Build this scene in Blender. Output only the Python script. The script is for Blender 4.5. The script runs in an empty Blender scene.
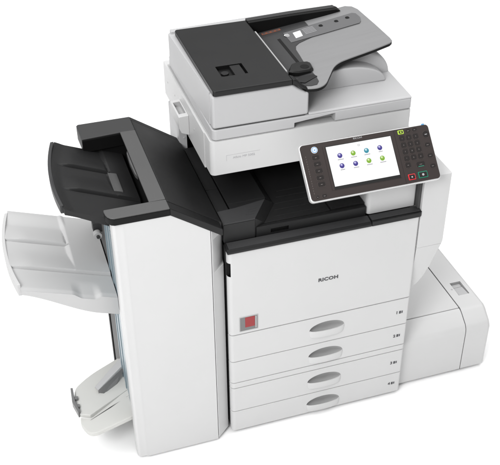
import bpy, bmesh, math, random
from mathutils import Matrix, Vector
random.seed(4)
PI = math.pi
scene = bpy.context.scene
COL = scene.collection
GZ = 0.018                                   # height of the ground

# ------------------------------------------------------------------ materials
def mat(name, col, rough=0.45, grain=0.02, scale=900, spec=0.5, metal=0.0, var=0.03, emit=None, coat=0.0, stretch=None):
    m = bpy.data.materials.new(name); m.use_nodes = True
    nt = m.node_tree; b = nt.nodes['Principled BSDF']
    b.inputs['Base Color'].default_value = (*col, 1)
    b.inputs['Roughness'].default_value = rough
    b.inputs['Metallic'].default_value = metal
    b.inputs['Specular IOR Level'].default_value = spec
    b.inputs['Coat Weight'].default_value = coat
    if emit:
        b.inputs['Base Color'].default_value = (0.002, 0.002, 0.002, 1)
        b.inputs['Emission Color'].default_value = (*col, 1)
        b.inputs['Emission Strength'].default_value = emit
        return m
    tc = nt.nodes.new('ShaderNodeTexCoord')
    n1 = nt.nodes.new('ShaderNodeTexNoise'); n1.inputs['Scale'].default_value = scale
    n1.inputs['Detail'].default_value = 2
    nt.links.new(tc.outputs['Object'], n1.inputs['Vector'])
    if grain:
        bp = nt.nodes.new('ShaderNodeBump'); bp.inputs['Strength'].default_value = grain
        bp.inputs['Distance'].default_value = 0.001
        nt.links.new(n1.outputs['Fac'], bp.inputs['Height'])
        nt.links.new(bp.outputs['Normal'], b.inputs['Normal'])
    n2 = nt.nodes.new('ShaderNodeTexNoise'); n2.inputs['Scale'].default_value = 7
    n2.inputs['Detail'].default_value = 4
    nt.links.new(tc.outputs['Object'], n2.inputs['Vector'])
    if stretch:
        mp = nt.nodes.new('ShaderNodeMapping'); mp.inputs['Scale'].default_value = stretch
        nt.links.new(tc.outputs['Object'], mp.inputs['Vector']); nt.links.new(mp.outputs['Vector'], n2.inputs['Vector'])
    mr = nt.nodes.new('ShaderNodeMapRange')
    mr.inputs['From Min'].default_value = 0.3; mr.inputs['From Max'].default_value = 0.7
    mr.inputs['To Min'].default_value = rough - 0.05; mr.inputs['To Max'].default_value = rough + 0.05
    nt.links.new(n2.outputs['Fac'], mr.inputs['Value'])
    nt.links.new(mr.outputs['Result'], b.inputs['Roughness'])
    mx = nt.nodes.new('ShaderNodeMix'); mx.data_type = 'RGBA'
    mx.inputs['A'].default_value = (*[c * (1 - var) for c in col], 1)
    mx.inputs['B'].default_value = (*[min(1, c * (1 + var)) for c in col], 1)
    nt.links.new(n2.outputs['Fac'], mx.inputs['Factor'])
    nt.links.new(mx.outputs['Result'], b.inputs['Base Color'])
    return m

WHITE = mat('white_plastic', (0.545, 0.545, 0.545), 0.42, 0.02)
LIGHT = mat('light_grey_plastic', (0.42, 0.42, 0.425), 0.45, 0.02)
WARM = mat('warm_white_plastic', (0.53, 0.53, 0.51), 0.5, 0.02)
TRAYW = mat('tray_white_plastic', (0.455, 0.455, 0.455), 0.45, 0.02)
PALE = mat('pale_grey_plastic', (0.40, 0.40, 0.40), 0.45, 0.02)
CHAR = mat('charcoal_plastic', (0.0125, 0.0125, 0.0128), 0.45, 0.05, 700, spec=0.28)
DARK = mat('dark_plastic', (0.008, 0.008, 0.0083), 0.45, 0.04, 700, spec=0.28)
BLACK = mat('black_plastic', (0.005, 0.005, 0.005), 0.5, 0.02, spec=0.15)
COVER = mat('cover_charcoal', (0.011, 0.011, 0.0113), 0.36, 0.04, 700, spec=0.25)
GREY = mat('mid_grey_plastic', (0.058, 0.058, 0.058), 0.42, 0.04, 700)
SLATE = mat('slate_grey_plastic', (0.034, 0.034, 0.035), 0.45, 0.04, 700, spec=0.28)
TRAYG = mat('brushed_grey_plastic', (0.20, 0.20, 0.203), 0.36, 0.03, 300, var=0.07, stretch=(0.5, 14, 1))
GLOSS = mat('gloss_black_plastic', (0.006, 0.006, 0.006), 0.3, 0.0, spec=0.35)
WING = mat('wing_grey_plastic', (0.030, 0.030, 0.0305), 0.42, 0.04, 700, spec=0.35)
BADGE = mat('badge_grey', (0.15, 0.15, 0.15), 0.4, 0)
STRIP = mat('strip_grey_plastic', (0.10, 0.10, 0.103), 0.4, 0.03)
GAP = mat('gap_grey', (0.05, 0.05, 0.05), 0.8, 0)
CORE = mat('frame_steel', (0.10, 0.10, 0.10), 0.6, 0.02)
TEAL = mat('blue_grey_panel', (0.33, 0.40, 0.43), 0.3, 0.0, spec=0.6)
TEALD = mat('deep_blue_grey_panel', (0.20, 0.265, 0.30), 0.3, 0.0, spec=0.6)
SILVER = mat('silver_trim', (0.62, 0.62, 0.62), 0.3, 0.0, metal=0.3)
BROWN = mat('brown_panel_face', (0.030, 0.0225, 0.021), 0.42, 0.01, spec=0.3)
BROWND = mat('brown_key', (0.0125, 0.0095, 0.009), 0.42, 0.01, spec=0.3)
BROWNL = mat('brown_line', (0.075, 0.060, 0.056), 0.5, 0)
INK = mat('grey_ink', (0.05, 0.05, 0.055), 0.6, 0)
PALEK = mat('key_glyph', (0.17, 0.15, 0.145), 0.6, 0)
INKL = mat('pale_ink', (0.36, 0.36, 0.37), 0.6, 0)
PAPERW = mat('white_print', (0.82, 0.82, 0.82), 0.5, 0)
RED = mat('red_mark', (0.27, 0.018, 0.021), 0.45, 0)
RUST = mat('rust_print', (0.17, 0.06, 0.035), 0.55, 0)
REDL = mat('red_outline', (0.65, 0.02, 0.03), 0.45, 0)
GREENL = mat('green_outline', (0.0, 0.17, 0.10), 0.45, 0)
LIME = mat('lime_key', (0.42, 0.62, 0.06), 0.4, 0)
BLUEK = mat('blue_key', (0.12, 0.30, 0.55), 0.4, 0)
LEDB = mat('blue_lamp', (0.12, 0.45, 0.85), emit=0.8)
LEDG = mat('green_lamp', (0.02, 0.35, 0.22), emit=0.7)
SCR = mat('screen_white', (1, 1, 1), emit=1.0)
SCRB = mat('screen_black', (0.004, 0.004, 0.004), 0.25, 0)
I_BL = mat('icon_blue', (0.05, 0.03, 0.32), emit=0.8)
I_GR = mat('icon_green', (0.26, 0.55, 0.02), emit=0.8)
I_TE = mat('icon_teal', (0.02, 0.33, 0.46), emit=0.8)
I_BLh = mat('icon_blue_shine', (0.45, 0.42, 0.85), emit=0.8)
I_GRh = mat('icon_green_shine', (0.68, 0.88, 0.35), emit=0.8)
I_TEh = mat('icon_teal_shine', (0.5, 0.82, 0.9), emit=0.8)
I_TX = mat('icon_caption', (0.50, 0.50, 0.53), emit=0.8)
GROUND = mat('white_sweep', (0.96, 0.96, 0.96), 0.9, 0, spec=0.1, var=0.003)

# ------------------------------------------------------------------ mesh builder
class MB:
    def __init__(self, m=None):
        self.bm = bmesh.new(); self.mats = [m or WHITE]; self.i = 0; self.M = Matrix.Identity(4)
    def use(self, m):
        if m not in self.mats: self.mats.append(m)
        self.i = self.mats.index(m); return self
    def xf(self, M): self.M = M; return self
    def v(self, p): return self.bm.verts.new(self.M @ Vector(p))
    def f(self, vs):
        try:
            f = self.bm.faces.new(vs); f.material_index = self.i; return f
        except ValueError: return None
    def loft(self, rings, cap=True):
        R = [[self.v(p) for p in r] for r in rings]
        n = len(R[0])
        for a, b in zip(R, R[1:]):
            for k in range(n): self.f((a[k], a[(k + 1) % n], b[(k + 1) % n], b[k]))
        if cap: self.f(R[0][::-1]); self.f(R[-1])
        return self
    def prism(self, poly, axis, a, b):
        def pt(q, t):
            return (t, q[0], q[1]) if axis == 'x' else (q[0], t, q[1]) if axis == 'y' else (q[0], q[1], t)
        return self.loft([[pt(q, a) for q in poly], [pt(q, b) for q in poly]])
    def box(self, x0, x1, y0, y1, z0, z1):
        return self.prism([(x0, y0), (x1, y0), (x1, y1), (x0, y1)], 'z', z0, z1)
    def disc(self, c, r, h, axis='z', n=24, r2=None, ry=None):
        r2 = r if r2 is None else r2; k = 1 if ry is None else ry / r
        rings = []
        for rr, t in ((r, 0), (r2, h)):
            ring = []
            for i in range(n):
                a = 2 * PI * i / n; p, q = rr * math.cos(a), rr * k * math.sin(a)
                ring.append({'z': (c[0] + p, c[1] + q, c[2] + t), 'y': (c[0] + p, c[1] + t, c[2] + q),
                             'x': (c[0] + t, c[1] + p, c[2] + q)}[axis])
            rings.append(ring)
        return self.loft(rings)
    def text(self, s, size, M, ext=0.0003, sx=1.0, align='CENTER', space=1.0, bold=0.0):
        cu = bpy.data.curves.new('t', 'FONT'); cu.body = s; cu.size = size; cu.extrude = ext; cu.offset = bold
        cu.align_x = align; cu.align_y = 'CENTER'; cu.space_character = space; cu.resolution_u = 3
        o = bpy.data.objects.new('t', cu); COL.objects.link(o)
        dg = bpy.context.evaluated_depsgraph_get()
        me = bpy.data.meshes.new_from_object(o.evaluated_get(dg))
        me.transform(self.M @ M @ Matrix.Diagonal((sx, 1, 1, 1)))
        n = len(self.bm.faces); self.bm.from_mesh(me); self.bm.faces.ensure_lookup_table()
        for f in self.bm.faces[n:]: f.material_index = self.i
        bpy.data.objects.remove(o); bpy.data.curves.remove(cu); bpy.data.meshes.remove(me)
        return self
    def build(self, name, parent=None, bevel=0.0, seg=3, ang=32, cuts=(), wn=True):
        bmesh.ops.recalc_face_normals(self.bm, faces=self.bm.faces)
        me = bpy.data.meshes.new(name); self.bm.to_mesh(me); self.bm.free()
        for m in self.mats: me.materials.append(m)
        o = bpy.data.objects.new(name, me); COL.objects.link(o)
        if bevel or cuts:
            if bevel:
                b = o.modifiers.new('bevel', 'BEVEL'); b.width = bevel; b.segments = seg
                b.limit_method = 'ANGLE'; b.angle_limit = math.radians(ang); b.use_clamp_overlap = True
            tmp = []
            for c in cuts:
                cme = bpy.data.meshes.new('cut'); bmesh.ops.recalc_face_normals(c.bm, faces=c.bm.faces)
                c.bm.to_mesh(cme); c.bm.free()
                for m in c.mats: cme.materials.append(m)
                co = bpy.data.objects.new('cut', cme); COL.objects.link(co); tmp.append(co)
                q = o.modifiers.new('cut', 'BOOLEAN'); q.object = co; q.operation = 'DIFFERENCE'; q.solver = 'EXACT'
                q.material_mode = 'TRANSFER'
            dg = bpy.context.evaluated_depsgraph_get()
            new = bpy.data.meshes.new_from_object(o.evaluated_get(dg))
            o.modifiers.clear(); o.data = new; bpy.data.meshes.remove(me); new.name = name
            for co in tmp: bpy.data.objects.remove(co)
            me = new
        me.shade_smooth(); me.set_sharp_from_angle(angle=math.radians(42))
        if wn:
            w = o.modifiers.new('normals', 'WEIGHTED_NORMAL'); w.keep_sharp = True; w.weight = 100
        if parent is not None:
            o.parent = parent
            if parent.type == 'EMPTY': o.matrix_parent_inverse = Matrix.Translation(parent.location).inverted()
        return o

def arc(cx, cy, r, a0, a1, n=6, ry=None):
    ry = r if ry is None else ry
    return [(cx + r * math.cos(math.radians(a0 + (a1 - a0) * i / n)), cy + ry * math.sin(math.radians(a0 + (a1 - a0) * i / n))) for i in range(n + 1)]
def rrect(x0, x1, y0, y1, r, n=6, rs=None):
    r00, r10, r11, r01 = rs or (r, r, r, r)     # radii at (x0,y0) (x1,y0) (x1,y1) (x0,y1)
    out = []
    for (cx, cy, rr, a) in ((x0 + r00, y0 + r00, r00, 180), (x1 - r10, y0 + r10, r10, 270), (x1 - r11, y1 - r11, r11, 0), (x0 + r01, y1 - r01, r01, 90)):
        out += arc(cx, cy, rr, a, a + 90, n) if rr > 0 else [(cx, cy)]
    return out
def thing(name, label, cat, loc):
    o = bpy.data.objects.new(name, None); COL.objects.link(o); o.location = loc
    o.empty_display_size = 0.1
    o['label'] = label; o['category'] = cat
    return o
def front(x, y, z):                          # frame of a mark on a face that looks to the front (-y)
    return Matrix.Translation((x, y, z)) @ Matrix.Rotation(PI / 2, 4, 'X')

# ------------------------------------------------------------------ ground
g = MB(GROUND); g.box(-20, 20, -20, 20, GZ - 0.05, GZ)
go = g.build('ground', wn=False); go['kind'] = 'structure'

# ================================================================== PHOTOCOPIER
cop = thing('photocopier', 'large white office photocopier with tilted touch panel and four stacked paper drawers', 'photocopier', (0.293, 0.3, GZ))
W = 0.587
# inner frame (dark, seen only in the gaps)
b = MB(GAP); b.box(0.004, W - 0.004, 0.0195, 0.60, 0.034, 0.748)
b.use(BLACK)
for x in (0.05, W - 0.05):
    for y in (0.06, 0.55): b.disc((x, y, GZ), 0.022, 0.02)
b.build('frame', cop, 0.002)
b = MB(GAP); b.box(-0.001, 0.0035, 0.021, 0.60, 0.034, 0.748); b.build('side_panel', cop, 0.001)  # left panel coloured dark to paint in the shaded gap beside the finisher
b = MB(WHITE); b.box(W - 0.0035, W + 0.001, 0.021, 0.60, 0.034, 0.748); b.build('side_panel', cop, 0.001)

def panel(z0, z1, m=WHITE, rad=0.014):
    b = MB(m); b.prism(rrect(-0.004, W, 0, 0.0195, 0, 7, rs=(rad, 0.008, 0, 0)), 'z', z0, z1)
    return b
# front cover
pc = panel(0.4438, 0.7515)
c1 = MB(BLACK); c1.box(-0.014, 0.0045, -0.01, 0.03, 0.668, 0.716)
cover = pc.build('front_cover', cop, 0.003, cuts=[c1])
b = MB(BLACK); b.box(-0.0025, 0.005, 0.010, 0.0195, 0.669, 0.715); b.build('grip', cover)
b = MB(INK); b.text('RICOH', 0.0165, front(0.3045, -0.0003, 0.5885), 0.0004, 1.2, space=1.06, bold=0.0006)
b.build('lettering', cover, wn=False)
b = MB(PALE); b.prism(rrect(0.0265, 0.0855, 0.4545, 0.5110, 0.002, 2), 'y', -0.0012, 0.004)
b.use(BADGE); b.box(0.0290, 0.0830, -0.0016, 0.0, 0.4570, 0.5085)
b.use(BADGE); b.box(0.0290, 0.0440, -0.0018, 0.0, 0.4570, 0.5085)
b.use(PALE); b.box(0.0765, 0.0800, -0.0019, 0.0, 0.4600, 0.5060)
b.use(RED); b.box(0.0445, 0.0745, -0.0022, 0.0, 0.4690, 0.5075)
b.build('status_badge', cover, 0.0003, 1)
b = MB(PALE); b.prism(rrect(0.0055, W - 0.006, 0, 0.0195, 0.012), 'z', 0.7412, 0.7420); b.bm.free()

# paper drawers
XC, HA = 0.309, 0.0575
def drawer(z0, z1, num):
    b = panel(z0, z1)
    zc = (z0 + z1) / 2
    zt = z1 - 0.0215                           # top of the handle opening
    c = MB(PALE)  # bowl greyer than the drawer front: recess shade put into its colour
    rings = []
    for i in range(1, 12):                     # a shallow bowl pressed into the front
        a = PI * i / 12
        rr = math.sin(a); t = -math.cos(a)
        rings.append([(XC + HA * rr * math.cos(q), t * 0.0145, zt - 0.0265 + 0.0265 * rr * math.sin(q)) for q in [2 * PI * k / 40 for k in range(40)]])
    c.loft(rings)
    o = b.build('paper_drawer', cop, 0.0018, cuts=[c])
    # the scoop handle: a half-oval lip standing off the front
    zl = zt - 0.0275
    ztop, zbot = zl + 0.000, zl - 0.0375
    N = 28
    outer, inner = [], []
    for k in range(N + 1):
        q = PI + PI * k / N
        outer.append((math.cos(q), math.sin(q))); inner.append((math.cos(q), math.sin(q)))
    h = MB(WHITE)
    def ring(z, sa, sb, da, db):
        o_ = [(XC + (HA + da) * x, (0.0135 + db) * y * 1.0 + 0.001, z) for x, y in outer]
        i_ = [(XC + (HA + da - 0.0035) * x, (0.0135 + db - 0.003) * y + 0.001, z) for x, y in inner][::-1]
        return o_ + i_
    h.loft([ring(zbot + 0.004, 0, 0, -0.012, -0.0085), ring(zbot + 0.008, 0, 0, -0.006, -0.0055), ring(zbot + 0.016, 0, 0, -0.001, -0.0015), ring(ztop - 0.002, 0, 0, 0.0008, 0.0), ring(ztop, 0, 0, 0.0, -0.0008)])
    h.prism([(XC + (HA - 0.004) * x, 0.0095 * y + 0.001) for x, y in outer], 'z', zbot + 0.017, zbot + 0.020)
    h.build('handle', o, 0.0)
    m = MB(INK)
    m.text(num, 0.0155, front(0.546, -0.0003, zc), 0.0003, bold=0.0005)
    m.box(0.5535, 0.560, -0.0004, 0.0003, zc - 0.0055, zc + 0.0055)
    m.use(INKL); m.box(0.5610, 0.5665, -0.0004, 0.0003, zc - 0.0055, zc + 0.0055)
    m.use(INK); m.box(0.5620, 0.5655, -0.0006, 0.0, zc - 0.004, zc + 0.0045)
    m.build('drawer_number', o, wn=False)
    return o
drawer(0.3352, 0.4412, '1')
drawer(0.2456, 0.3326, '2')
panel(0.2222, 0.2430).build('divider_panel', cop, 0.0018)
drawer(0.1199, 0.2196, '3')
drawer(0.0315, 0.1173, '4')

# black trim lip above the cover
lp = [(-0.005, 0.7535), (-0.0065, 0.757), (-0.0060, 0.7625), (-0.001, 0.7675), (0.026, 0.7715), (0.0272, 0.7535)]
b = MB(DARK); b.prism(lp, 'x', -0.005, 0.4290)
b.use(SLATE); b.prism([(0.0005, 0.7683), (0.0265, 0.7723), (0.0265, 0.7713), (0.0005, 0.7673)], 'x', 0.0005, 0.4275)  # paler layer paints the light caught by the top of the dark lip
b.build('front_trim', cop, 0.0012)
rx = rrect(0.4305, 0.592, -0.0065, 0.0272, 0, 6, rs=(0, 0.012, 0, 0))
b = MB(DARK); b.prism(rx, 'z', 0.7535, 0.770)
b.use(SLATE); b.prism(rrect(0.4318, 0.589, 0.0005, 0.0265, 0, 6, rs=(0, 0.008, 0, 0)), 'z', 0.7695, 0.7725)  # same painted-in lit top on the right-hand lip
b.build('front_trim', cop, 0.0025)

# output tray and its front wall
c = MB(BLACK); c.box(0.1325, 0.186, 0.0, 0.034, 0.7775, 0.7905)
b = MB(DARK); b.box(0.09, 0.4235, 0.0275, 0.042, 0.7535, 0.8035)
b.build('tray_wall', cop, 0.002, cuts=[c])
b = MB(CHAR); b.box(0.09, 0.317, 0.0425, 0.585, 0.772, 0.8045); b.box(0.3195, 0.4235, 0.0425, 0.585, 0.772, 0.8085)
for k in range(5):
    y = 0.062 + 0.030 * k
    b.prism(rrect(0.155 + 0.012 * k, 0.30, y, y + 0.003, 0.0013, 2), 'z', 0.804, 0.8058)
ot = b.build('output_tray', cop, 0.0012)
# back wall and left column of the output space
b = MB(BLACK); b.box(-0.005, 0.59, 0.586, 0.605, 0.749, 0.937); b.build('back_wall', cop)
b = MB(LIGHT); b.box(-0.016, 0.0085, 0.47, 0.60, 0.749, 0.931); b.disc((0.0, 0.469, 0.865), 0.004, 0.002, 'y')
b.build('rear_column', cop, 0.003)
# bridge unit on the left of the output space
b = MB(SLATE)
fac = [(-0.0055, 0.0285), (0.086, 0.0285), (0.143, 0.112), (0.050, 0.0955), (-0.0055, 0.092)]
b.prism(fac, 'z', 0.7735, 0.836)
for k in range(3): b.prism(rrect(0.067 + 0.008 * k, 0.092 + 0.008 * k, 0.052 + 0.012 * k, 0.0545 + 0.012 * k, 0.001, 2), 'z', 0.836, 0.8372)
b.use(CHAR); b.box(-0.005, 0.0855, 0.0266, 0.0282, 0.7735, 0.832)  # darker front and slope paint in shade around the lit top facet
b.loft([[(0.0868, 0.0295, 0.7735), (0.1440, 0.1125, 0.7735), (0.1440, 0.1125, 0.835), (0.0868, 0.0295, 0.835)],
        [(0.1180, 0.0425, 0.7735), (0.1740, 0.1240, 0.7735), (0.1740, 0.1240, 0.8062), (0.1180, 0.0425, 0.8062)]])
b.prism([(-0.0055, 0.7735), (-0.0055, 0.8335), (0.030, 0.8335), (0.030, 0.7735)], 'y', 0.0945, 0.21)
b.prism([(-0.0055, 0.7735), (-0.0055, 0.8335), (0.030, 0.8335), (0.030, 0.7735)], 'y', 0.2125, 0.46)
b.prism([(0.0355, 0.7735), (0.0355, 0.831), (0.148, 0.831), (0.172, 0.806), (0.172, 0.7735)], 'y', 0.1260, 0.46)
b.loft([[(0.0355, 0.0950, 0.7735), (0.1440, 0.1140, 0.7735), (0.148, 0.1255, 0.7735), (0.0355, 0.1255, 0.7735)], [(0.0355, 0.0950, 0.831), (0.1440, 0.1140, 0.831), (0.148, 0.1255, 0.831), (0.0355, 0.1255, 0.831)]])
b.build('bridge_unit', cop, 0.0022)

# white block under the control panel, right cover
b = MB(WHITE); b.prism(rrect(0.4255, 0.5805, 0.0285, 0.58, 0.012, 6, rs=(0.014, 0.006, 0, 0)), 'z', 0.7725, 0.9365)
b.build('support_block', cop, 0.002)
rc = [(0.590, 0.448), (0.603, 0.452), (0.622, 0.474), (0.637, 0.500), (0.652, 0.545), (0.664, 0.598), (0.672, 0.632), (0.6745, 0.645), (0.6745, 0.885), (0.590, 0.885)]
b = MB(WHITE)
hi = [(0.5885, 0.6335), (0.6722, 0.6335), (0.6745, 0.645), (0.6745, 0.885), (0.5885, 0.885)]
b.loft([[(x - (0.003 if x > 0.6 else 0), -0.001, z) for x, z in hi], [(x - (0.0008 if x > 0.6 else 0), 0.0015, z) for x, z in hi], [(x, 0.005, z) for x, z in hi], [(x, 0.52, z) for x, z in hi]])
lo = [(0.5885, 0.448), (0.603, 0.452), (0.622, 0.474), (0.637, 0.500), (0.652, 0.545), (0.664, 0.598), (0.6722, 0.6333), (0.5885, 0.6333)]
sl = lambda z: -0.001 + (0.6333 - z) * 0.16
b.loft([[(x - (0.003 if x > 0.6 else 0), sl(z), z) for x, z in lo], [(x, 0.005 + sl(z), z) for x, z in lo], [(x, 0.52, z) for x, z in lo]])
b.use(GAP); b.box(0.5810, 0.5880, 0.010, 0.58, 0.773, 0.93)
o = b.build('side_cover', cop, 0.0015, ang=50)
b = MB(INK); b.disc((0.6085, -0.0014, 0.4690), 0.0022, 0.001, 'y'); b.bm.free()

# scanner body
XS0, XS1, YS = -0.010, 0.584, 0.119
b = MB(WHITE); b.prism(rrect(XS0, XS1, YS, 0.178, 0, 7, rs=(0.013, 0.006, 0, 0)), 'z', 0.9385, 1.0445)
b.use(PALE); b.prism(rrect(XS0 + 0.004, XS1 - 0.004, YS + 0.004, 0.62, 0, 7, rs=(0.013, 0.006, 0, 0)), 'z', 1.0440, 1.0462)
b.use(INKL)
for (x0, x1, z0, z1) in ((0.034, 0.131, 0.9965, 0.9971), (0.034, 0.0346, 0.979, 0.9965)): b.box(x0, x1, YS - 0.0003, YS + 0.001, z0, z1)
b.text('Aficio MP 5002', 0.0098, front(0.0845, YS - 0.0002, 0.9868), 0.0003, 1.05)
sc_ = b.build('scanner', cop, 0.004)
b = MB(WHITE); b.box(XS0 - 0.002, XS1, 0.180, 0.655, 0.931, 1.0435)
b.use(PALE)
for (y, z) in ((0.606, 0.992), (0.515, 0.992), (0.288, 0.996)): b.disc((XS0 - 0.0028, y, z), 0.0032, 0.002, 'x', 12)
b.use(WHITE)
c = MB(GREY); c.box(-0.0305, -0.0165, 0.400, 0.452, 0.985, 1.05)
b.build('scanner_frame', sc_, 0.003)
b = MB(WHITE); b.prism([(-0.012, 0.945), (-0.012, 1.012), (-0.042, 1.010), (-0.042, 0.972), (-0.036, 0.955)], 'y', 0.345, 0.452)
c = MB(PALE); c.box(-0.037, -0.0165, 0.362, 0.436, 0.996, 1.05)
b.build('bracket', sc_, 0.002, cuts=[c])

# ---------------------------------------------------------------- document feeder (lid)
c = MB(PALE); c.prism([(0.229, 1.03), (0.2305, 1.0635), (0.344, 1.0735), (0.351, 1.0735), (0.351, 1.03)], 'y', 0.09, 0.150)
b = MB(LIGHT); b.prism(rrect(XS0 + 0.007, XS1, YS, 0.615, 0, 7, rs=(0.013, 0.007, 0.01, 0.01)), 'z', 1.0480, 1.0795)
lid = b.build('document_feeder', cop, 0.003, cuts=[c])
# raised plateau on the right half, rising slightly to the back
b = MB(LIGHT); b.prism([(YS + 0.001, 1.0795), (YS + 0.001, 1.083), (YS + 0.005, 1.0858), (0.32, 1.094), (0.61, 1.10), (0.61, 1.0795)], 'x', 0.273, XS1 - 0.001)
b.build('lid_plate', lid, 0.0025)
# arched support under the document tray
outer = [(0.5835, 1.082)] + [(0.46 + 0.1235 * math.cos(math.radians(a)), 1.085 + 0.0925 * math.sin(math.radians(a))) for a in range(6, 66, 6)] + [(0.50, 1.1715), (0.43, 1.164), (0.30, 1.147), (0.262, 1.140)]
inner = [(0.262, 1.082)]
arch = outer + inner
b = MB(LIGHT)
b.prism(arch, 'y', 0.272, 0.56)
b.build('tray_support', lid, 0.012, 5, 25)
innerp = [(0.5535, 1.092)] + [(0.42 + 0.133 * math.cos(math.radians(a)), 1.090 + 0.060 * math.sin(math.radians(a))) for a in range(8, 90, 8)] + [(0.42, 1.150), (0.275, 1.140), (0.275, 1.088)]
b = MB(LIGHT); b.prism([(x - 0.002, z - 0.002) for x, z in innerp], 'y', 0.225, 0.285)
b.build('exit_ramp', lid, 0.010, 4, 25)
# white feeder housing
b = MB(LIGHT); b.prism([(-0.001, 1.0822), (0.272, 1.0822), (0.272, 1.150), (0.262, 1.1512), (0.238, 1.1680), (0.222, 1.1795), (-0.001, 1.1795)], 'y', YS + 0.001, 0.152)
b.build('feeder_front', lid, 0.007, 4, 40)
b = MB(LIGHT)
b.prism([(-0.001, 0.152), (0.2215, 0.152), (0.2215, 0.556), (-0.005, 0.556), (-0.014, 0.548)], 'z', 1.0822, 1.1800)
b.prism([(-0.006, 1.17), (-0.006, 1.1870), (0.36, 1.1950), (0.505, 1.1955), (0.505, 1.16), (0.2, 1.14)], 'y', 0.541, 0.561)
b.use(GAP); b.prism(rrect(0.002, 0.268, YS + 0.004, 0.55, 0.01), 'z', 1.0795, 1.0825)
b.build('feeder_housing', lid, 0.003)
# black top cover with the finger recess
c = MB(BLACK); c.box(0.0475, 0.1225, 0.1930, 0.2570, 1.186, 1.22)
b = MB(COVER)
pts = rrect(0.002, 0.222, YS - 0.002, 0.532, 0, 6, rs=(0.008, 0.0, 0.004, 0.008))
b.prism(pts, 'z', 1.1802, 1.1965)
EX = [(0.2225, 1.1802, 1.1965), (0.232, 1.1775, 1.1935), (0.240, 1.172, 1.1855), (0.248, 1.1655, 1.1765), (0.258, 1.1595, 1.168), (0.268, 1.156, 1.1625)]
b.loft([[(x, YS - 0.002 + (0.004 if i > 3 else 0), z0), (x, YS - 0.002 + (0.004 if i > 3 else 0), z1), (x, 0.150 - 0.003 * i, z1), (x, 0.150 - 0.003 * i, z0)] for i, (x, z0, z1) in enumerate(EX)])
cv = b.build('feeder_cover', lid, 0.003, cuts=[c])
b = MB(COVER); b.prism([(0.087, 1.187), (0.087, 1.1945), (0.1155, 1.1945), (0.1205, 1.187)], 'y', 0.1945, 0.2555)
b.use(DARK); b.disc((0.066, 0.226, 1.1862), 0.011, 0.004)
b.bm.faces.ensure_lookup_table()
b.build('cover_latch', lid, 0.001)
# black front rim that runs on into the curved edge of the document tray
ZT = lambda x: 1.160 + 0.125 * (x - 0.25)
def tray_poly(b, pts, dz0, dz1):
    b.loft([[(x, y, ZT(x) + dz0) for x, y in pts], [(x, y, ZT(x) + dz1) for x, y in pts]])
def smooth(pts, n=6):                          # Catmull-Rom through points (open)
    out = []
    P = [pts[0]] + list(pts) + [pts[-1]]
    for i in range(1, len(P) - 2):
        for k in range(n):
            t = k / n
            out.append(tuple(0.5 * (2 * P[i][d] + (P[i + 1][d] - P[i - 1][d]) * t + (2 * P[i - 1][d] - 5 * P[i][d] + 4 * P[i + 1][d] - P[i + 2][d]) * t * t
                                     + (3 * P[i][d] - P[i - 1][d] - 3 * P[i + 1][d] + P[i + 2][d]) * t ** 3) for d in range(2)))
    return out + [pts[-1]]
edge = smooth([(0.224, 0.155), (0.239, 0.1515), (0.262, 0.1262), (0.280, 0.1155), (0.300, 0.1125), (0.321, 0.1235), (0.346, 0.158), (0.372, 0.194), (0.398, 0.2125), (0.432, 0.2205), (0.498, 0.2305), (0.562, 0.2435)])
outline = edge + [(0.5725, 0.2515), (0.5745, 0.27), (0.5735, 0.37), (0.570, 0.495), (0.562, 0.522), (0.545, 0.5365), (0.224, 0.5365)]
b = MB(TRAYG); tray_poly(b, outline, -0.0042, 0.0)
b.use(BLACK); tray_poly(b, [(x, y + 0.0006) for x, y in outline], -0.0125, -0.0044)
dt = b.build('document_tray', lid, 0.0012, 2, 40)
b = MB(SLATE)
slide = [(0.2235, 0.1575)] + edge[6:22] + [(0.309, 0.167), (0.3085, 0.215), (0.3085, 0.266), (0.312, 0.304), (0.315, 0.345), (0.3225, 0.366), (0.337, 0.378), (0.362, 0.387), (0.40, 0.398), (0.40, 0.505), (0.2235, 0.505)]
slide = [(0.2245, 0.160), (0.244, 0.158), (0.262, 0.136), (0.280, 0.127), (0.296, 0.126), (0.306, 0.140)] + slide[17:]
tray_poly(b, slide, 0.0003, 0.0016)
b.use(STRIP); tray_poly(b, [(0.317, 0.391), (0.317, 0.461), (0.345, 0.463), (0.542, 0.4745), (0.5505, 0.466), (0.552, 0.436), (0.544, 0.4105), (0.536, 0.400), (0.42, 0.394)], 0.0018, 0.0028)
b.use(BLACK)
for x, y in ((0.4313, 0.4454), (0.4818, 0.4478), (0.5187, 0.4515)): b.disc((x, y, ZT(x) + 0.0026), 0.0075, 0.0008, n=20)
b.use(PAPERW); tray_poly(b, [(0.3415, 0.4455), (0.3655, 0.4485), (0.3610, 0.4120), (0.3385, 0.408)], 0.0030, 0.0034)
b.disc((0.3235, 0.4405, ZT(0.3235) + 0.0028), 0.0105, 0.0005, n=22, ry=0.008)
b.use(STRIP); b.disc((0.3235, 0.4405, ZT(0.3235) + 0.0030), 0.0078, 0.0007, n=22, ry=0.0055)
b.use(PAPERW); b.box(0.3185, 0.3285, 0.4395, 0.4415, ZT(.3235) + .0030, ZT(.3235) + .0041)
b.use(INKL)
for k in range(5): tray_poly(b, [(0.372, 0.452 - 0.008 * k), (0.408, 0.4545 - 0.008 * k), (0.408, 0.4525 - 0.008 * k), (0.372, 0.450 - 0.008 * k)], 0.0030, 0.0033)
b.use(RUST); tray_poly(b, [(0.2585, 0.4945), (0.318, 0.4965), (0.318, 0.4845), (0.2585, 0.4825)], 0.0018, 0.0026)
b.use(INK); 
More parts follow.
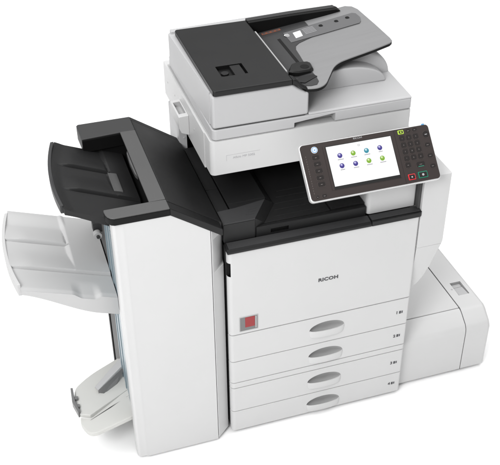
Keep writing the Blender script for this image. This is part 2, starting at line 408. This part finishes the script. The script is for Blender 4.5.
for k in range(4): tray_poly(b, [(0.262 + 0.014 * k, 0.492), (0.270 + 0.014 * k, 0.4925), (0.270 + 0.014 * k, 0.4865), (0.262 + 0.014 * k, 0.486)], 0.0026, 0.0029)
b.use(BLACK); tray_poly(b, [(0.2885, 0.256), (0.2885, 0.4335), (0.2975, 0.4335), (0.2975, 0.256)], 0.0017, 0.0021)
b.build('paper_slide', lid, 0.0)
# slope from the cover to the slide
b = MB(CHAR); b.prism([(0.2225, 1.150), (0.2225, 1.194), (0.226, 1.1895), (0.2335, 1.1605), (0.2335, 1.150)], 'y', 0.155, 0.505)
b.use(PALE); b.prism([(0.2224, 1.1940), (0.2224, 1.1972), (0.2262, 1.1962), (0.2268, 1.1890)], 'y', 0.172, 0.445)
b.build('feed_entry', lid, 0.0006)
# fence at the back of the tray
b = MB(BLACK); b.prism([(0.2235, 1.150), (0.2235, 1.1975), (0.36, 1.2015), (0.505, 1.203), (0.519, 1.196), (0.40, 1.175)], 'y', 0.506, 0.5400)
b.use(SLATE); b.prism([(0.2235, 1.1975), (0.36, 1.2015), (0.505, 1.203), (0.505, 1.2045), (0.36, 1.203), (0.2235, 1.199)], 'y', 0.520, 0.5400)
b.build('tray_fence', lid, 0.001)
# side guide
b = MB(GLOSS)
base = [(0.2420, 0.2060), (0.2475, 0.2200), (0.264, 0.246), (0.2823, 0.2530), (0.3150, 0.2475), (0.3205, 0.2379), (0.3155, 0.2040), (0.303, 0.1930), (0.2665, 0.1925)]
cx = sum(p[0] for p in base) / len(base); cy = sum(p[1] for p in base) / len(base)
def sc(pts, s, z): return [(cx + (x - cx) * s, cy + (y - cy) * s, z) for x, y in pts]
b.loft([sc(base, 1.0, 1.163), sc(base, 0.98, 1.1735), sc(base, 0.86, 1.1785)])
b.use(BLACK); b.disc((0.293, 0.216, 1.1782), 0.0125, 0.0010, n=24)
b.use(DARK); b.loft([[(0.305, 0.181, 1.1685), (0.3115, 0.1655, 1.1685), (0.269, 0.1465, 1.1645), (0.2446, 0.167, 1.1615), (0.2665, 0.181, 1.1645)],
                     [(0.305, 0.181, 1.1705), (0.3115, 0.1655, 1.1705), (0.269, 0.1465, 1.1665), (0.2446, 0.167, 1.1635), (0.2665, 0.181, 1.1665)]])
b.build('paper_guide', lid, 0.002)

# ---------------------------------------------------------------- control panel
th = math.radians(44.56)
PM = Matrix(((1, 0, 0, 0.218), (0, math.sin(th), -math.cos(th), 0.057), (0, math.cos(th), math.sin(th), 1.029), (0, 0, 0, 1)))
PW, PH = 0.390, 0.1626
def pp(u, v, w=0.0): return (u, -v, w)         # panel coordinates: right, down, out
def prr(u0, u1, v0, v1, r, n=5): return [(u, v) for u, v in rrect(u0, u1, -v1, -v0, r, n)]
b = MB(SILVER).xf(PM); b.prism(prr(0, PW, 0, PH, 0.012), 'z', -0.020, -0.0015)
b.use(LIGHT); b.prism(prr(0.02, PW - 0.02, 0.02, PH - 0.03, 0.01), 'z', -0.034, -0.020)
b.use(WHITE); b.xf(Matrix.Identity(4)); b.box(0.44, 0.56, 0.02, 0.075, 0.91, 0.965)
cp = b.build('control_panel', cop, 0.004)
b = MB(BROWN).xf(PM); b.prism(prr(0.0032, PW - 0.0032, 0.003, PH - 0.0034, 0.010), 'z', -0.003, 0.0003)
b.use(BROWND)
for (u0, u1, v0, v1) in ((0.2818, 0.2826, 0.004, 0.158), (0.0665, 0.0672, 0.016, 0.140), (0.068, 0.275, 0.1400, 0.1404)): b.box(u0, u1, -v1, -v0, 0.0002, 0.0007)
b.use(INKL); b.text('RICOH', 0.0075, Matrix.Translation((0.1731, -0.0078, 0.0005)), 0.0002, 1.15)
b.use(BROWNL)
for k in range(16): b.box(0.0135, 0.0152, -(0.034 + 0.0068 * k + 0.0048 * (0.6 + 0.4 * random.random())), -(0.034 + 0.0068 * k), 0.0003, 0.0006)
b.build('panel_face', cp, 0.0004, 1)
# touch screen
b = MB(SCRB).xf(PM); b.box(0.0745, 0.2710, -0.1385, -0.0165, 0.0, 0.0008)
b.use(SCR); b.box(0.0765, 0.2690, -0.1300, -0.0185, 0.0005, 0.0011)
ic = [(0.1107, 0.0478, 0), (0.1501, 0.0474, 1), (0.1897, 0.0470, 2), (0.2300, 0.0456, 0), (0.1100, 0.0766, 0), (0.1500, 0.0771, 0), (0.1899, 0.0758, 1), (0.2301, 0.0757, 1)]
for u, v, k in ic:
    b.use((I_BL, I_GR, I_TE)[k]); b.disc((u, -v, 0.0010), 0.0071, 0.0005, n=28)
    b.use((I_BLh, I_GRh, I_TEh)[k]); b.disc((u - 0.0008, -v + 0.0024, 0.0014), 0.0034, 0.0003, n=16)
    b.use(PAPERW); b.disc((u - 0.0018, -v + 0.0032, 0.0016), 0.0011, 0.0003, n=10)
    b.use(I_TX); w = 0.005 + 0.0045 * random.random(); b.box(u - w, u + w, -v - 0.0120, -v - 0.0098, 0.0010, 0.0014)
b.use(I_TX); b.box(0.1685, 0.1745, -0.0305, -0.0255, 0.0010, 0.0013)
b.use(SCR); b.box(0.1695, 0.1735, -0.0295, -0.0265, 0.0010, 0.0015)
b.build('touchscreen', cp, wn=False)
# home button
b = MB(SILVER).xf(PM); b.disc((0.0427, -0.0208, 0.0), 0.0098, 0.0022, n=30, r2=0.0092)
b.use(BLUEK); b.disc((0.0427, -0.0208, 0.0022), 0.0078, 0.0004, n=28)
b.use(PAPERW); b.disc((0.0427, -0.0208, 0.0025), 0.0058, 0.0004, n=28)
b.use(BLUEK); b.prism([(0.0392, -0.0212), (0.0432, -0.0178), (0.0432, -0.0198), (0.0462, -0.0198), (0.0462, -0.0222), (0.0432, -0.0222), (0.0432, -0.0244)], 'z', 0.0028, 0.0032)
b.build('home_button', cp)
def key(name, u, v, w, h, face=BROWND, rim=BROWNL, mark=None, mk=INKL, r=0.003, mark_size=0.0055, bar=None):
    b = MB(rim).xf(PM); b.prism(prr(u - w / 2, u + w / 2, v - h / 2, v + h / 2, r), 'z', 0.0, 0.0008)
    b.use(face); b.prism(prr(u - w / 2 + 0.0007, u + w / 2 - 0.0007, v - h / 2 + 0.0002, v + h / 2 - 0.0009, r * 0.9), 'z', 0.0006, 0.0019)
    b.use(PALEK if mk is INKL else mk)
    if mark: b.text(mark, mark_size, Matrix.Translation((u, -v, 0.0020)), 0.0001)
    if bar: b.use(PALEK if mk is INKL else mk); b.box(u - bar / 2, u + bar / 2, -v - 0.0006, -v + 0.0006, 0.0017, 0.0021)
    return b.build(name, cp)
for i, (u, v) in enumerate([(0.0415, 0.0424), (0.0417, 0.0608), (0.0417, 0.0798), (0.0409, 0.0988), (0.0405, 0.1172)]):
    key('function_key', u, v, 0.022, 0.013, bar=0.005)
key('small_key', 0.0211, 0.1500, 0.010, 0.010, r=0.0045, bar=0.003)
key('small_key', 0.0408, 0.1497, 0.015, 0.010, bar=0.005)
key('user_key', 0.3018, 0.0130, 0.0175, 0.0115, LIME, LIME, mk=BROWND, r=0.002)
b = MB(BROWND).xf(PM); b.prism(prr(0.2957, 0.3079, 0.0094, 0.0166, 0.001), 'z', 0.0019, 0.0022); b.use(LIME); b.box(0.2995, 0.3041, -0.0146, -0.0114, 0.0021, 0.0024); b.build('user_key_face', cp)
key('mode_key', 0.3239, 0.0128, 0.016, 0.010, bar=0.006); key('mode_key', 0.3437, 0.0125, 0.015, 0.010, bar=0.004)
digits = '123456789*'
for i in range(9):
    key('number_key', (0.3010, 0.3215, 0.3425)[i % 3], 0.0316 + 0.0192 * (i // 3), 0.0172, 0.0155, mark=digits[i])
for i, s in enumerate('*0#'): key('number_key', (0.3005, 0.3215, 0.3430)[i], 0.0894, 0.0172, 0.0155, mark=s)
key('number_key', 0.2995, 0.1085, 0.0172, 0.0155, bar=0.004)
b = key('power_key', 0.3371, 0.1120, 0.026, 0.015, mk=INKL, bar=0.008)
b = MB(LEDG).xf(PM); b.box(0.3285, 0.3455, -0.1185, -0.1165, 0.0015, 0.0024); b.build('status_light', cp)
b = MB(BROWNL).xf(PM); b.disc((0.374, -0.0311, 0.0), 0.0105, 0.0008, n=26); b.use(BROWND); b.disc((0.374, -0.0308, 0.0006), 0.0097, 0.0013, n=26)
b.use(INKL); b.box(0.3705, 0.3775, -0.0318, -0.0300, 0.0018, 0.0022); b.build('round_key', cp)
for v in (0.0612, 0.0925, 0.1227): key('side_key', 0.3714, v, 0.0175, 0.0125, r=0.005, bar=0.006)
key('stop_key', 0.3027, 0.1425, 0.0215, 0.0165, REDL, REDL, r=0.002)
b = MB(BROWND).xf(PM); b.prism(prr(0.2942, 0.3112, 0.1362, 0.1488, 0.001), 'z', 0.0019, 0.0022)
b.use(INKL); b.box(0.3005, 0.3045, -0.1447, -0.1407, 0.0021, 0.0024); b.build('stop_key_face', cp)
key('start_key', 0.3365, 0.1415, 0.0285, 0.0185, GREENL, GREENL, r=0.002)
b = MB(BROWND).xf(PM); b.prism(prr(0.3248, 0.3482, 0.1346, 0.1484, 0.001), 'z', 0.0019, 0.0022)
b.use(INKL); b.disc((0.3365, -0.1415, 0.0021), 0.0034, 0.0003, n=16); b.build('start_key_face', cp)
b = MB(LEDB).xf(PM); b.prism(prr(0.3690, 0.3765, -0.0006, 0.0030, 0.0012), 'z', -0.002, 0.0010); b.build('signal_light', cp)

# ================================================================== FINISHER
fin = thing('sorting_finisher', 'tall white paper finisher with dark sloped top and open trays on its left side', 'finisher', (-0.16, 0.24, GZ))
def ztop(x): return 0.9280 if x < -0.160 else 0.9280 - (x + 0.160) * (0.9280 - 0.8300) / 0.143
# front door with a chamfered right edge
DX = [(-0.3150, 0.012), (-0.3145, 0.003), (-0.3125, -0.0015), (-0.3095, -0.0050), (-0.305, -0.0070), (-0.2880, -0.0080), (-0.2820, -0.0118), (-0.160, -0.0118), (-0.0535, -0.0118)]
b = MB(WHITE)
b.loft([[(x, y, 0.0275), (x, 0.030, 0.0275), (x, 0.030, ztop(x) - 0.0015), (x, y, ztop(x) - 0.0015)] for x, y in DX])
b.build('front_door', fin, 0.0016, 3, 50)
# chamfer strip on the right with a shallow grip
ch = [(-0.0515, -0.0112), (-0.0500, -0.0112), (-0.0095, 0.024), (-0.0070, 0.060), (-0.0515, 0.060)]
b = MB(WHITE); b.loft([[(x, y, 0.034) for x, y in ch], [(x, y, ztop(x) - 0.0015) for x, y in ch]])
c = MB(WHITE)
def cham(t, d): return (-0.0500 + 0.0405 * t + 0.656 * d, -0.0112 + 0.0352 * t - 0.755 * d)
def cut_ring(z, dd):
    return [(*cham(0.10, 0.02), z), (*cham(1.3, 0.02), z), (*cham(1.3, -dd), z), (*cham(0.10, -0.0005), z)]
c.loft([cut_ring(0.703, 0.0015), cut_ring(0.712, 0.010), cut_ring(0.796, 0.010), cut_ring(0.818, 0.0015)])
b.build('edge_strip', fin, 0.0015, cuts=[c])
# housing
b = MB(CORE); b.prism([(-0.300, 0.034), (-0.008, 0.034), (-0.008, 0.822), (-0.0300, 0.822), (-0.160, 0.916), (-0.1625, 0.78), (-0.300, 0.78)], 'y', 0.0615, 0.47)
b.box(-0.300, -0.055, 0.0310, 0.061, 0.034, 0.80)
b.use(BLACK)
for x in (-0.27, -0.06):
    for y in (0.07, 0.43): b.disc((x, y, GZ), 0.02, 0.02)
b.build('housing', fin, 0.002)
# left side: blue-grey guide panels, dark channel and black rear post
b = MB(TEAL); b.box(-0.306, -0.3005, 0.115, 0.235, 0.12, 0.83)
b.use(TEALD); b.box(-0.3075, -0.3005, 0.062, 0.112, 0.12, 0.83)
for y in (0.150, 0.205): b.box(-0.3085, -0.3062, y, y + 0.012, 0.12, 0.83)
b.use(CORE); b.box(-0.305, -0.3005, 0.238, 0.372, 0.06, 0.83)
b.use(BLACK); b.box(-0.3085, -0.3005, 0.374, 0.40, 0.04, 0.83)
b.use(SLATE); b.box(-0.309, -0.3005, 0.032, 0.060, 0.03, 0.83)
b.build('side_channel', fin, 0.001)
# exit rollers
b = MB(SLATE); b.box(-0.331, -0.301, 0.305, 0.335, 0.690, 0.722); b.disc((-0.322, 0.275, 0.692), 0.005, 0.06, 'y', 16)
b.use(PALE); b.disc((-0.322, 0.282, 0.692), 0.0125, 0.018, 'y', 22)
b.use(CHAR); b.disc((-0.322, 0.281, 0.692), 0.0035, 0.001, 'y', 12)
b.build('exit_roller', fin, 0.0012)

# top cover: flat U-shaped frame and the sloped lid
top = MB(GREY)  # grey paler than the lid: overhead sheen on the flat tops, painted in
FW = [(-0.3265, 0.033), (-0.3275, 0.024)] + [(-0.3262, 0.010), (-0.3225, -0.001), (-0.316, -0.0095), (-0.307, -0.0138)] + [(-0.160, -0.0138), (-0.160, 0.031), (-0.205, 0.033)]
top.prism(FW, 'z', 0.9470, 0.9510)
top.box(-0.2055, -0.160, 0.0335, 0.4195, 0.9460, 0.9510)
top.use(WING); top.prism([(-0.3195, 0.4105), (-0.160, 0.4205), (-0.160, 0.503), (-0.3175, 0.503), (-0.3225, 0.496)], 'z', 0.9460, 0.9510)
tc = top.build('top_cover', fin, 0.0022)
b = MB(BLACK); b.prism([(x * 1.0, y - 0.0006) for x, y in FW], 'z', 0.9275, 0.9468)
b.use(DARK); b.prism([(-0.160, 0.9275), (-0.160, 0.9505), (-0.021, 0.8540), (-0.0185, 0.8500), (-0.0185, 0.8310), (-0.023, 0.8310)], 'y', -0.0138, 0.0215)
b.build('cover_trim', fin, 0.0018)
b = MB(BLACK)
b.prism([(-0.3195, 0.4105), (-0.160, 0.4205), (-0.160, 0.503), (-0.3175, 0.503), (-0.3225, 0.496)], 'z', 0.905, 0.9458)
b.use(DARK)
b.prism([(-0.160, 0.9275), (-0.160, 0.9505), (-0.017, 0.8515), (-0.017, 0.8310), (-0.023, 0.8310)], 'y', 0.4805, 0.503)
b.build('cover_trim', fin, 0.0018)
b = MB(CHAR); b.prism([(-0.1595, 0.9270), (-0.1595, 0.9500), (-0.156, 0.9485), (-0.0150, 0.8510), (-0.0125, 0.8465), (-0.0125, 0.8290), (-0.018, 0.8290)], 'y', 0.0225, 0.4795)
b.build('sloped_lid', fin, 0.0015)
# inner wall of the tray opening with a small bulged guide
b = MB(BLACK); b.box(-0.196, -0.163, 0.034, 0.418, 0.80, 0.9455); b.box(-0.300, -0.163, 0.424, 0.468, 0.785, 0.904); b.box(-0.300, -0.197, 0.034, 0.050, 0.785, 0.9265); b.use(GREY)
b.prism([(-0.2058, 0.170), (-0.2058, 0.315), (-0.2100, 0.300), (-0.2125, 0.245), (-0.2105, 0.185)], 'z', 0.935, 0.9475)
b.build('exit_guide', fin, 0.0012)

def heightfield(b, xl, xr, y0, y1, top, bot, nx=60, ny=110):
    V = {}
    for s, fz in ((1, top), (0, bot)):
        for j in range(ny + 1):
            y = y0 + (y1 - y0) * j / ny
            for i in range(nx + 1):
                x = xl(y) + (xr - xl(y)) * i / nx
                V[s, i, j] = b.v((x, y, fz(x, y)))
    for j in range(ny):
        for i in range(nx):
            b.f((V[1, i, j], V[1, i + 1, j], V[1, i + 1, j + 1], V[1, i, j + 1]))
            b.f((V[0, i, j], V[0, i, j + 1], V[0, i + 1, j + 1], V[0, i + 1, j]))
    for i in range(nx):
        b.f((V[0, i, 0], V[0, i + 1, 0], V[1, i + 1, 0], V[1, i, 0])); b.f((V[0, i + 1, ny], V[0, i, ny], V[1, i, ny], V[1, i + 1, ny]))
    for j in range(ny):
        b.f((V[0, 0, j + 1], V[0, 0, j], V[1, 0, j], V[1, 0, j + 1])); b.f((V[0, nx, j], V[0, nx, j + 1], V[1, nx, j + 1], V[1, nx, j]))
def ss(a, c, t):
    t = max(0, min(1, (t - a) / (c - a))); return t * t * (3 - 2 * t)
def saw(y, ys, rise, h):                       # climbs towards the front, then drops at ys
    if ys - 0.0075 < y < ys - 0.0025: return -0.5 * h
    if y <= ys - 0.0075: return 0.0
    if y < ys: return h * (y - ys + 0.0025) / 0.0025
    return h * (1 - ss(ys, ys + rise, y))
# upper (dark) tray
def up_l(y): t = (y - 0.24) / 0.18; return -0.432 + 0.020 * t * t + 0.013 * (y - 0.24) / 0.18
def up_b(x): return 0.956 - (x + 0.42) * 0.42
def up_t(x, y):
    z = up_b(x) + 0.0
    m = ss(-0.275, -0.262, x)
    r = saw(y, 0.300, 0.09, 0.008) * (1 - m) + saw(y, 0.170, 0.09, 0.008)
    mid = 0.008 * m if y > 0.1685 else 0
    z += (r if r < 0 else max(r, mid)) * ss(-0.415, -0.36, x)
    z += 0.004 * ss(0.03, 0, x - up_l(y))
    return z
b = MB(CHAR); heightfield(b, up_l, -0.205, 0.052, 0.423, up_t, lambda x, y: up_b(x) - 0.014 - 0.016 * ss(-0.42, -0.28, x), 90, 240)
ut = b.build('upper_tray', fin, wn=False)
ys = [0.066 + 0.335 * k / 24 for k in range(25)]
b = MB(SLATE); b.prism([(up_l(y) - 0.0065, y) for y in ys] + [(up_l(y) + 0.0035, y) for y in ys[::-1]], 'z', 0.940, 0.9655); b.build('tray_rim', ut, 0.002)
b = MB(GREY); heightfield(b, lambda y: -0.2725, -0.247, 0.186, 0.284, lambda x, y: up_b(x) + 0.0105 + 0.002 * ss(-0.272, -0.250, x), lambda x, y: up_b(x), 6, 4)  # paler slab paints the light on the end ramp of the tray recess
b.build('lit_ramp_face', ut, 0.001)
# white shift tray
def sh_l(y): t = (y - 0.27) / 0.20; return -0.590 + 0.026 * t * t
def sh_b(x): return 0.704 - (x + 0.565) * 0.355
def sh_t(x, y):
    z = sh_b(x)
    m = ss(-0.422, -0.406, x)
    r = saw(y, 0.325, 0.10, 0.0095) * (1 - m) + saw(y, 0.190, 0.10, 0.0095)
    mid = 0.0095 * m if y > 0.1885 else 0
    z += (r if r < 0 else max(r, mid)) * (0.55 + 0.45 * ss(-0.58, -0.52, x))
    z -= 0.012 * ss(0.150, 0.085, y) * ss(-0.435, -0.405, x) * (1 - ss(-0.375, -0.350, x))
    z += 0.010 * ss(0.40, 0.46, y) * (1 - ss(-0.42, -0.40, x)) 
    z -= 0.004 * ss(0.10, 0.084, y)
    return z
b = MB(TRAYW); heightfield(b, sh_l, -0.3095, 0.084, 0.470, sh_t, lambda x, y: sh_b(x) - 0.018 - 0.048 * ss(-0.58, -0.36, x), 120, 300)
st = b.build('shift_tray', fin, wn=False)
b = MB(TRAYW)
def lipring(z0, dx): return None
ys = [0.095 + 0.36 * k / 24 for k in range(25)]
ring = [(sh_l(y) - 0.0070, y) for y in ys] + [(sh_l(y) + 0.0030, y) for y in ys[::-1]]
b.prism(ring, 'z', 0.676, 0.7165); b.build('tray_rim', st, 0.002)

# booklet tray at the bottom
bk = MB(WARM)
def bz(x, y): return 0.176 + (x + 0.31) * 0.02
def bpoly(b, pts, a, c): b.loft([[(x, y, bz(x, y) + a) for x, y in pts], [(x, y, bz(x, y) + c) for x, y in pts]])
back = smooth([(-0.3005, 0.300), (-0.335, 0.2845), (-0.395, 0.256), (-0.440, 0.226), (-0.464, 0.200), (-0.4735, 0.150), (-0.4672, 0.0915)], 5)
bpoly(bk, back + [(-0.4375, 0.0766), (-0.330, 0.134), (-0.3005, 0.150)], -0.014, 0.0015)
frt = [(-0.3005, 0.1505), (-0.330, 0.1345), (-0.4375, 0.0772)] + smooth([(-0.4665, 0.0905), (-0.4690, 0.066), (-0.460, 0.036), (-0.446, 0.017), (-0.4236, 0.0130)], 5) + [(-0.38, 0.020), (-0.3005, 0.036)]
fz = lambda x: bz(x, 0) - 0.0005 - 0.0125 * ss(-0.31, -0.45, x)
bk.loft([[(x, y, fz(x) - 0.016) for x, y in frt], [(x, y, fz(x)) for x, y in frt]])
bt = bk.build('booklet_tray', fin, 0.0022)
b = MB(GREY); gl = [(-0.4400, 0.0690), (-0.370, 0.0935), (-0.3060, 0.1215), (-0.372, 0.0965)]
b.loft([[(x, y, fz(x) - 0.001) for x, y in gl], [(x, y, fz(x) + 0.0005) for x, y in gl]])
b.build('fold_line', bt)
b = MB(BADGE); b.loft([[(-0.4785, 0.197, 0.162), (-0.4825, 0.140, 0.162), (-0.4715, 0.088, 0.162), (-0.4645, 0.094, 0.162), (-0.4725, 0.142, 0.162), (-0.4715, 0.196, 0.162)],
                       [(-0.4785, 0.197, 0.190), (-0.4825, 0.140, 0.186), (-0.4715, 0.088, 0.186), (-0.4645, 0.094, 0.186), (-0.4725, 0.142, 0.186), (-0.4715, 0.196, 0.190)]])
for y in (0.115, 0.150): b.box(-0.476, -0.462, y, y + 0.012, 0.168, 0.184)
b.build('end_stop', bt, 0.0015)
b = MB(LIGHT); b.loft([[(-0.4040, 0.178, 0.186), (-0.3965, 0.160, 0.186), (-0.3005, 0.210, 0.219), (-0.3005, 0.248, 0.219)],
                       [(-0.4040, 0.178, 0.190), (-0.3965, 0.160, 0.190), (-0.3005, 0.210, 0.229), (-0.3005, 0.248, 0.229)]])
b.use(BADGE); b.loft([[(-0.3965, 0.1595, 0.172), (-0.380, 0.150, 0.172), (-0.3385, 0.176, 0.172), (-0.3005, 0.206, 0.208), (-0.3005, 0.2095, 0.208)],
                     [(-0.3965, 0.1595, 0.187), (-0.380, 0.1655, 0.190), (-0.3385, 0.188, 0.204), (-0.3005, 0.2075, 0.219), (-0.3005, 0.2095, 0.219)]])
b.build('paper_arm', bt, 0.0015)

# ================================================================== SIDE PAPER CABINET
cab = thing('paper_cabinet', 'low white side paper cabinet with a flush square handle on its lid', 'paper cabinet', (0.757, 0.29, GZ))
def pro(d=0.0): return [(0.028 + d, 0.031 + d), (0.028 + d, 0.200), (0.0305 + d, 0.214), (0.038 + d, 0.2265 - d * .5), (0.0745, 0.2535 - d), (0.088, 0.2585 - d), (0.0885, 0.2585 - d), (0.0885, 0.031 + d)]
XL, XM, XR = 0.5915, 0.832, 0.9245
b = MB(WHITE); b.prism(pro(), 'x', XL, XM - 0.0016); b.build('front_panel', cab, 0.0016, ang=40)
b = MB(WHITE); b.box(XL, XM - 0.0016, 0.0912, 0.555, 0.031, 0.2600); b.build('cabinet_body', cab, 0.0016)
b = MB(BLACK); b.box(XL + 0.004, XR - 0.006, 0.092, 0.550, 0.044, 0.244)
b.box(XL + 0.004, XR - 0.014, 0.036, 0.0915, 0.044, 0.195)
b.box(XM - 0.004, XM + 0.004, 0.033, 0.555, 0.034, 0.19); 
b.loft([[(x, y + 0.0035, z - 0.0035) for y, z in pro()] for x in (XM - 0.003, XM + 0.003)])
b.box(XM - 0.003, XM + 0.003, 0.085, 0.554, 0.05, 0.2565)
for x in (XL + 0.045, XR - 0.05):
    for y in (0.055, 0.52): b.disc((x, y + 0.03, GZ), 0.018, 0.03)
b.build('frame', cab)
side = [(0.028, 0.031), (0.028, 0.200), (0.0305, 0.214), (0.038, 0.2265), (0.0745, 0.2535), (0.088, 0.2600), (0.555, 0.2600), (0.555, 0.031)]
c = MB(PALE)
c.box(0.861, 0.9015, 0.147, 0.216, 0.248, 0.30)
b = MB(WHITE)
def sring(x, d, top): return [(x, y + (d if y < 0.05 else 0), z - (top if z > 0.2 else 0) + (d if z < 0.05 else 0)) for y, z in side]
b.loft([sring(XM + 0.0016, 0, 0), sring(XR - 0.012, 0, 0), sring(XR - 0.005, 0.001, 0.002), sring(XR - 0.001, 0.004, 0.007), sring(XR, 0.008, 0.012)])
lidc = b.build('side_lid', cab, 0.0015, ang=50, cuts=[c])
b = MB(LIGHT); b.loft([[(0.864, 0.149, 0.2485), (0.899, 0.149, 0.2485), (0.899, 0.197, 0.2485), (0.864, 0.197, 0.2485)],
                       [(0.864, 0.150, 0.2575), (0.899, 0.150, 0.2575), (0.899, 0.194, 0.2530), (0.864, 0.194, 0.2530)]])
b.use(PALE); b.box(0.8625, 0.900, 0.198, 0.2145, 0.2485, 0.2505)
b.build('handle', lidc, 0.001)
b = MB(PALE); b.disc((0.8525, 0.183, 0.2595), 0.0035, 0.0010, n=16); b.build('screw_cap', lidc)

# ================================================================== camera and light
cam = bpy.data.cameras.new('camera'); co = bpy.data.objects.new('camera', cam); COL.objects.link(co)
yaw, pit, rol = math.radians(-17.51943831), math.radians(-36.04110058), math.radians(-0.49939913)
fwd = Vector((-math.sin(yaw) * math.cos(pit), math.cos(yaw) * math.cos(pit), math.sin(pit)))
right = Vector((math.cos(yaw), math.sin(yaw), 0)); up = right.cross(fwd)
r_ = math.cos(rol) * right + math.sin(rol) * up; u_ = -math.sin(rol) * right + math.cos(rol) * up
Mx = Matrix((r_, u_, -fwd)).transposed().to_4x4(); Mx.translation = Vector((-0.55954627, -1.96993354, 2.31578467))
co.matrix_world = Mx
cam.sensor_fit = 'HORIZONTAL'; cam.sensor_width = 36; cam.lens = 36 * 925.98 / 500; cam.clip_end = 200; cam.clip_start = 0.05
scene.camera = co

w = bpy.data.worlds.new('World'); scene.world = w; w.use_nodes = True
w.node_tree.nodes['Background'].inputs['Color'].default_value = (1, 1, 1, 1)
w.node_tree.nodes['Background'].inputs['Strength'].default_value = 0.32
def area(name, loc, target, size, power, sy=None):
    l = bpy.data.lights.new(name, 'AREA'); l.energy = power; l.size = size
    if sy: l.shape = 'RECTANGLE'; l.size_y = sy
    o = bpy.data.objects.new(name, l); COL.objects.link(o); o.location = loc
    d = Vector(target) - Vector(loc); o.rotation_euler = d.to_track_quat('-Z', 'Y').to_euler()
    return o
area('softbox_overhead', (-0.5, 2.5, 8.0), (-0.5, 2.5, 0), 14.0, 1250)
area('softbox_front', (-1.75, -2.05, 2.85), (0.1, 0.0, 0.9), 1.2, 92)

scene.view_settings.view_transform = 'Standard'; scene.view_settings.look = 'None'
scene.view_settings.exposure = 0; scene.view_settings.gamma = 1
scene.render.engine = 'CYCLES'; scene.cycles.max_bounces = 8; scene.cycles.use_denoising = True
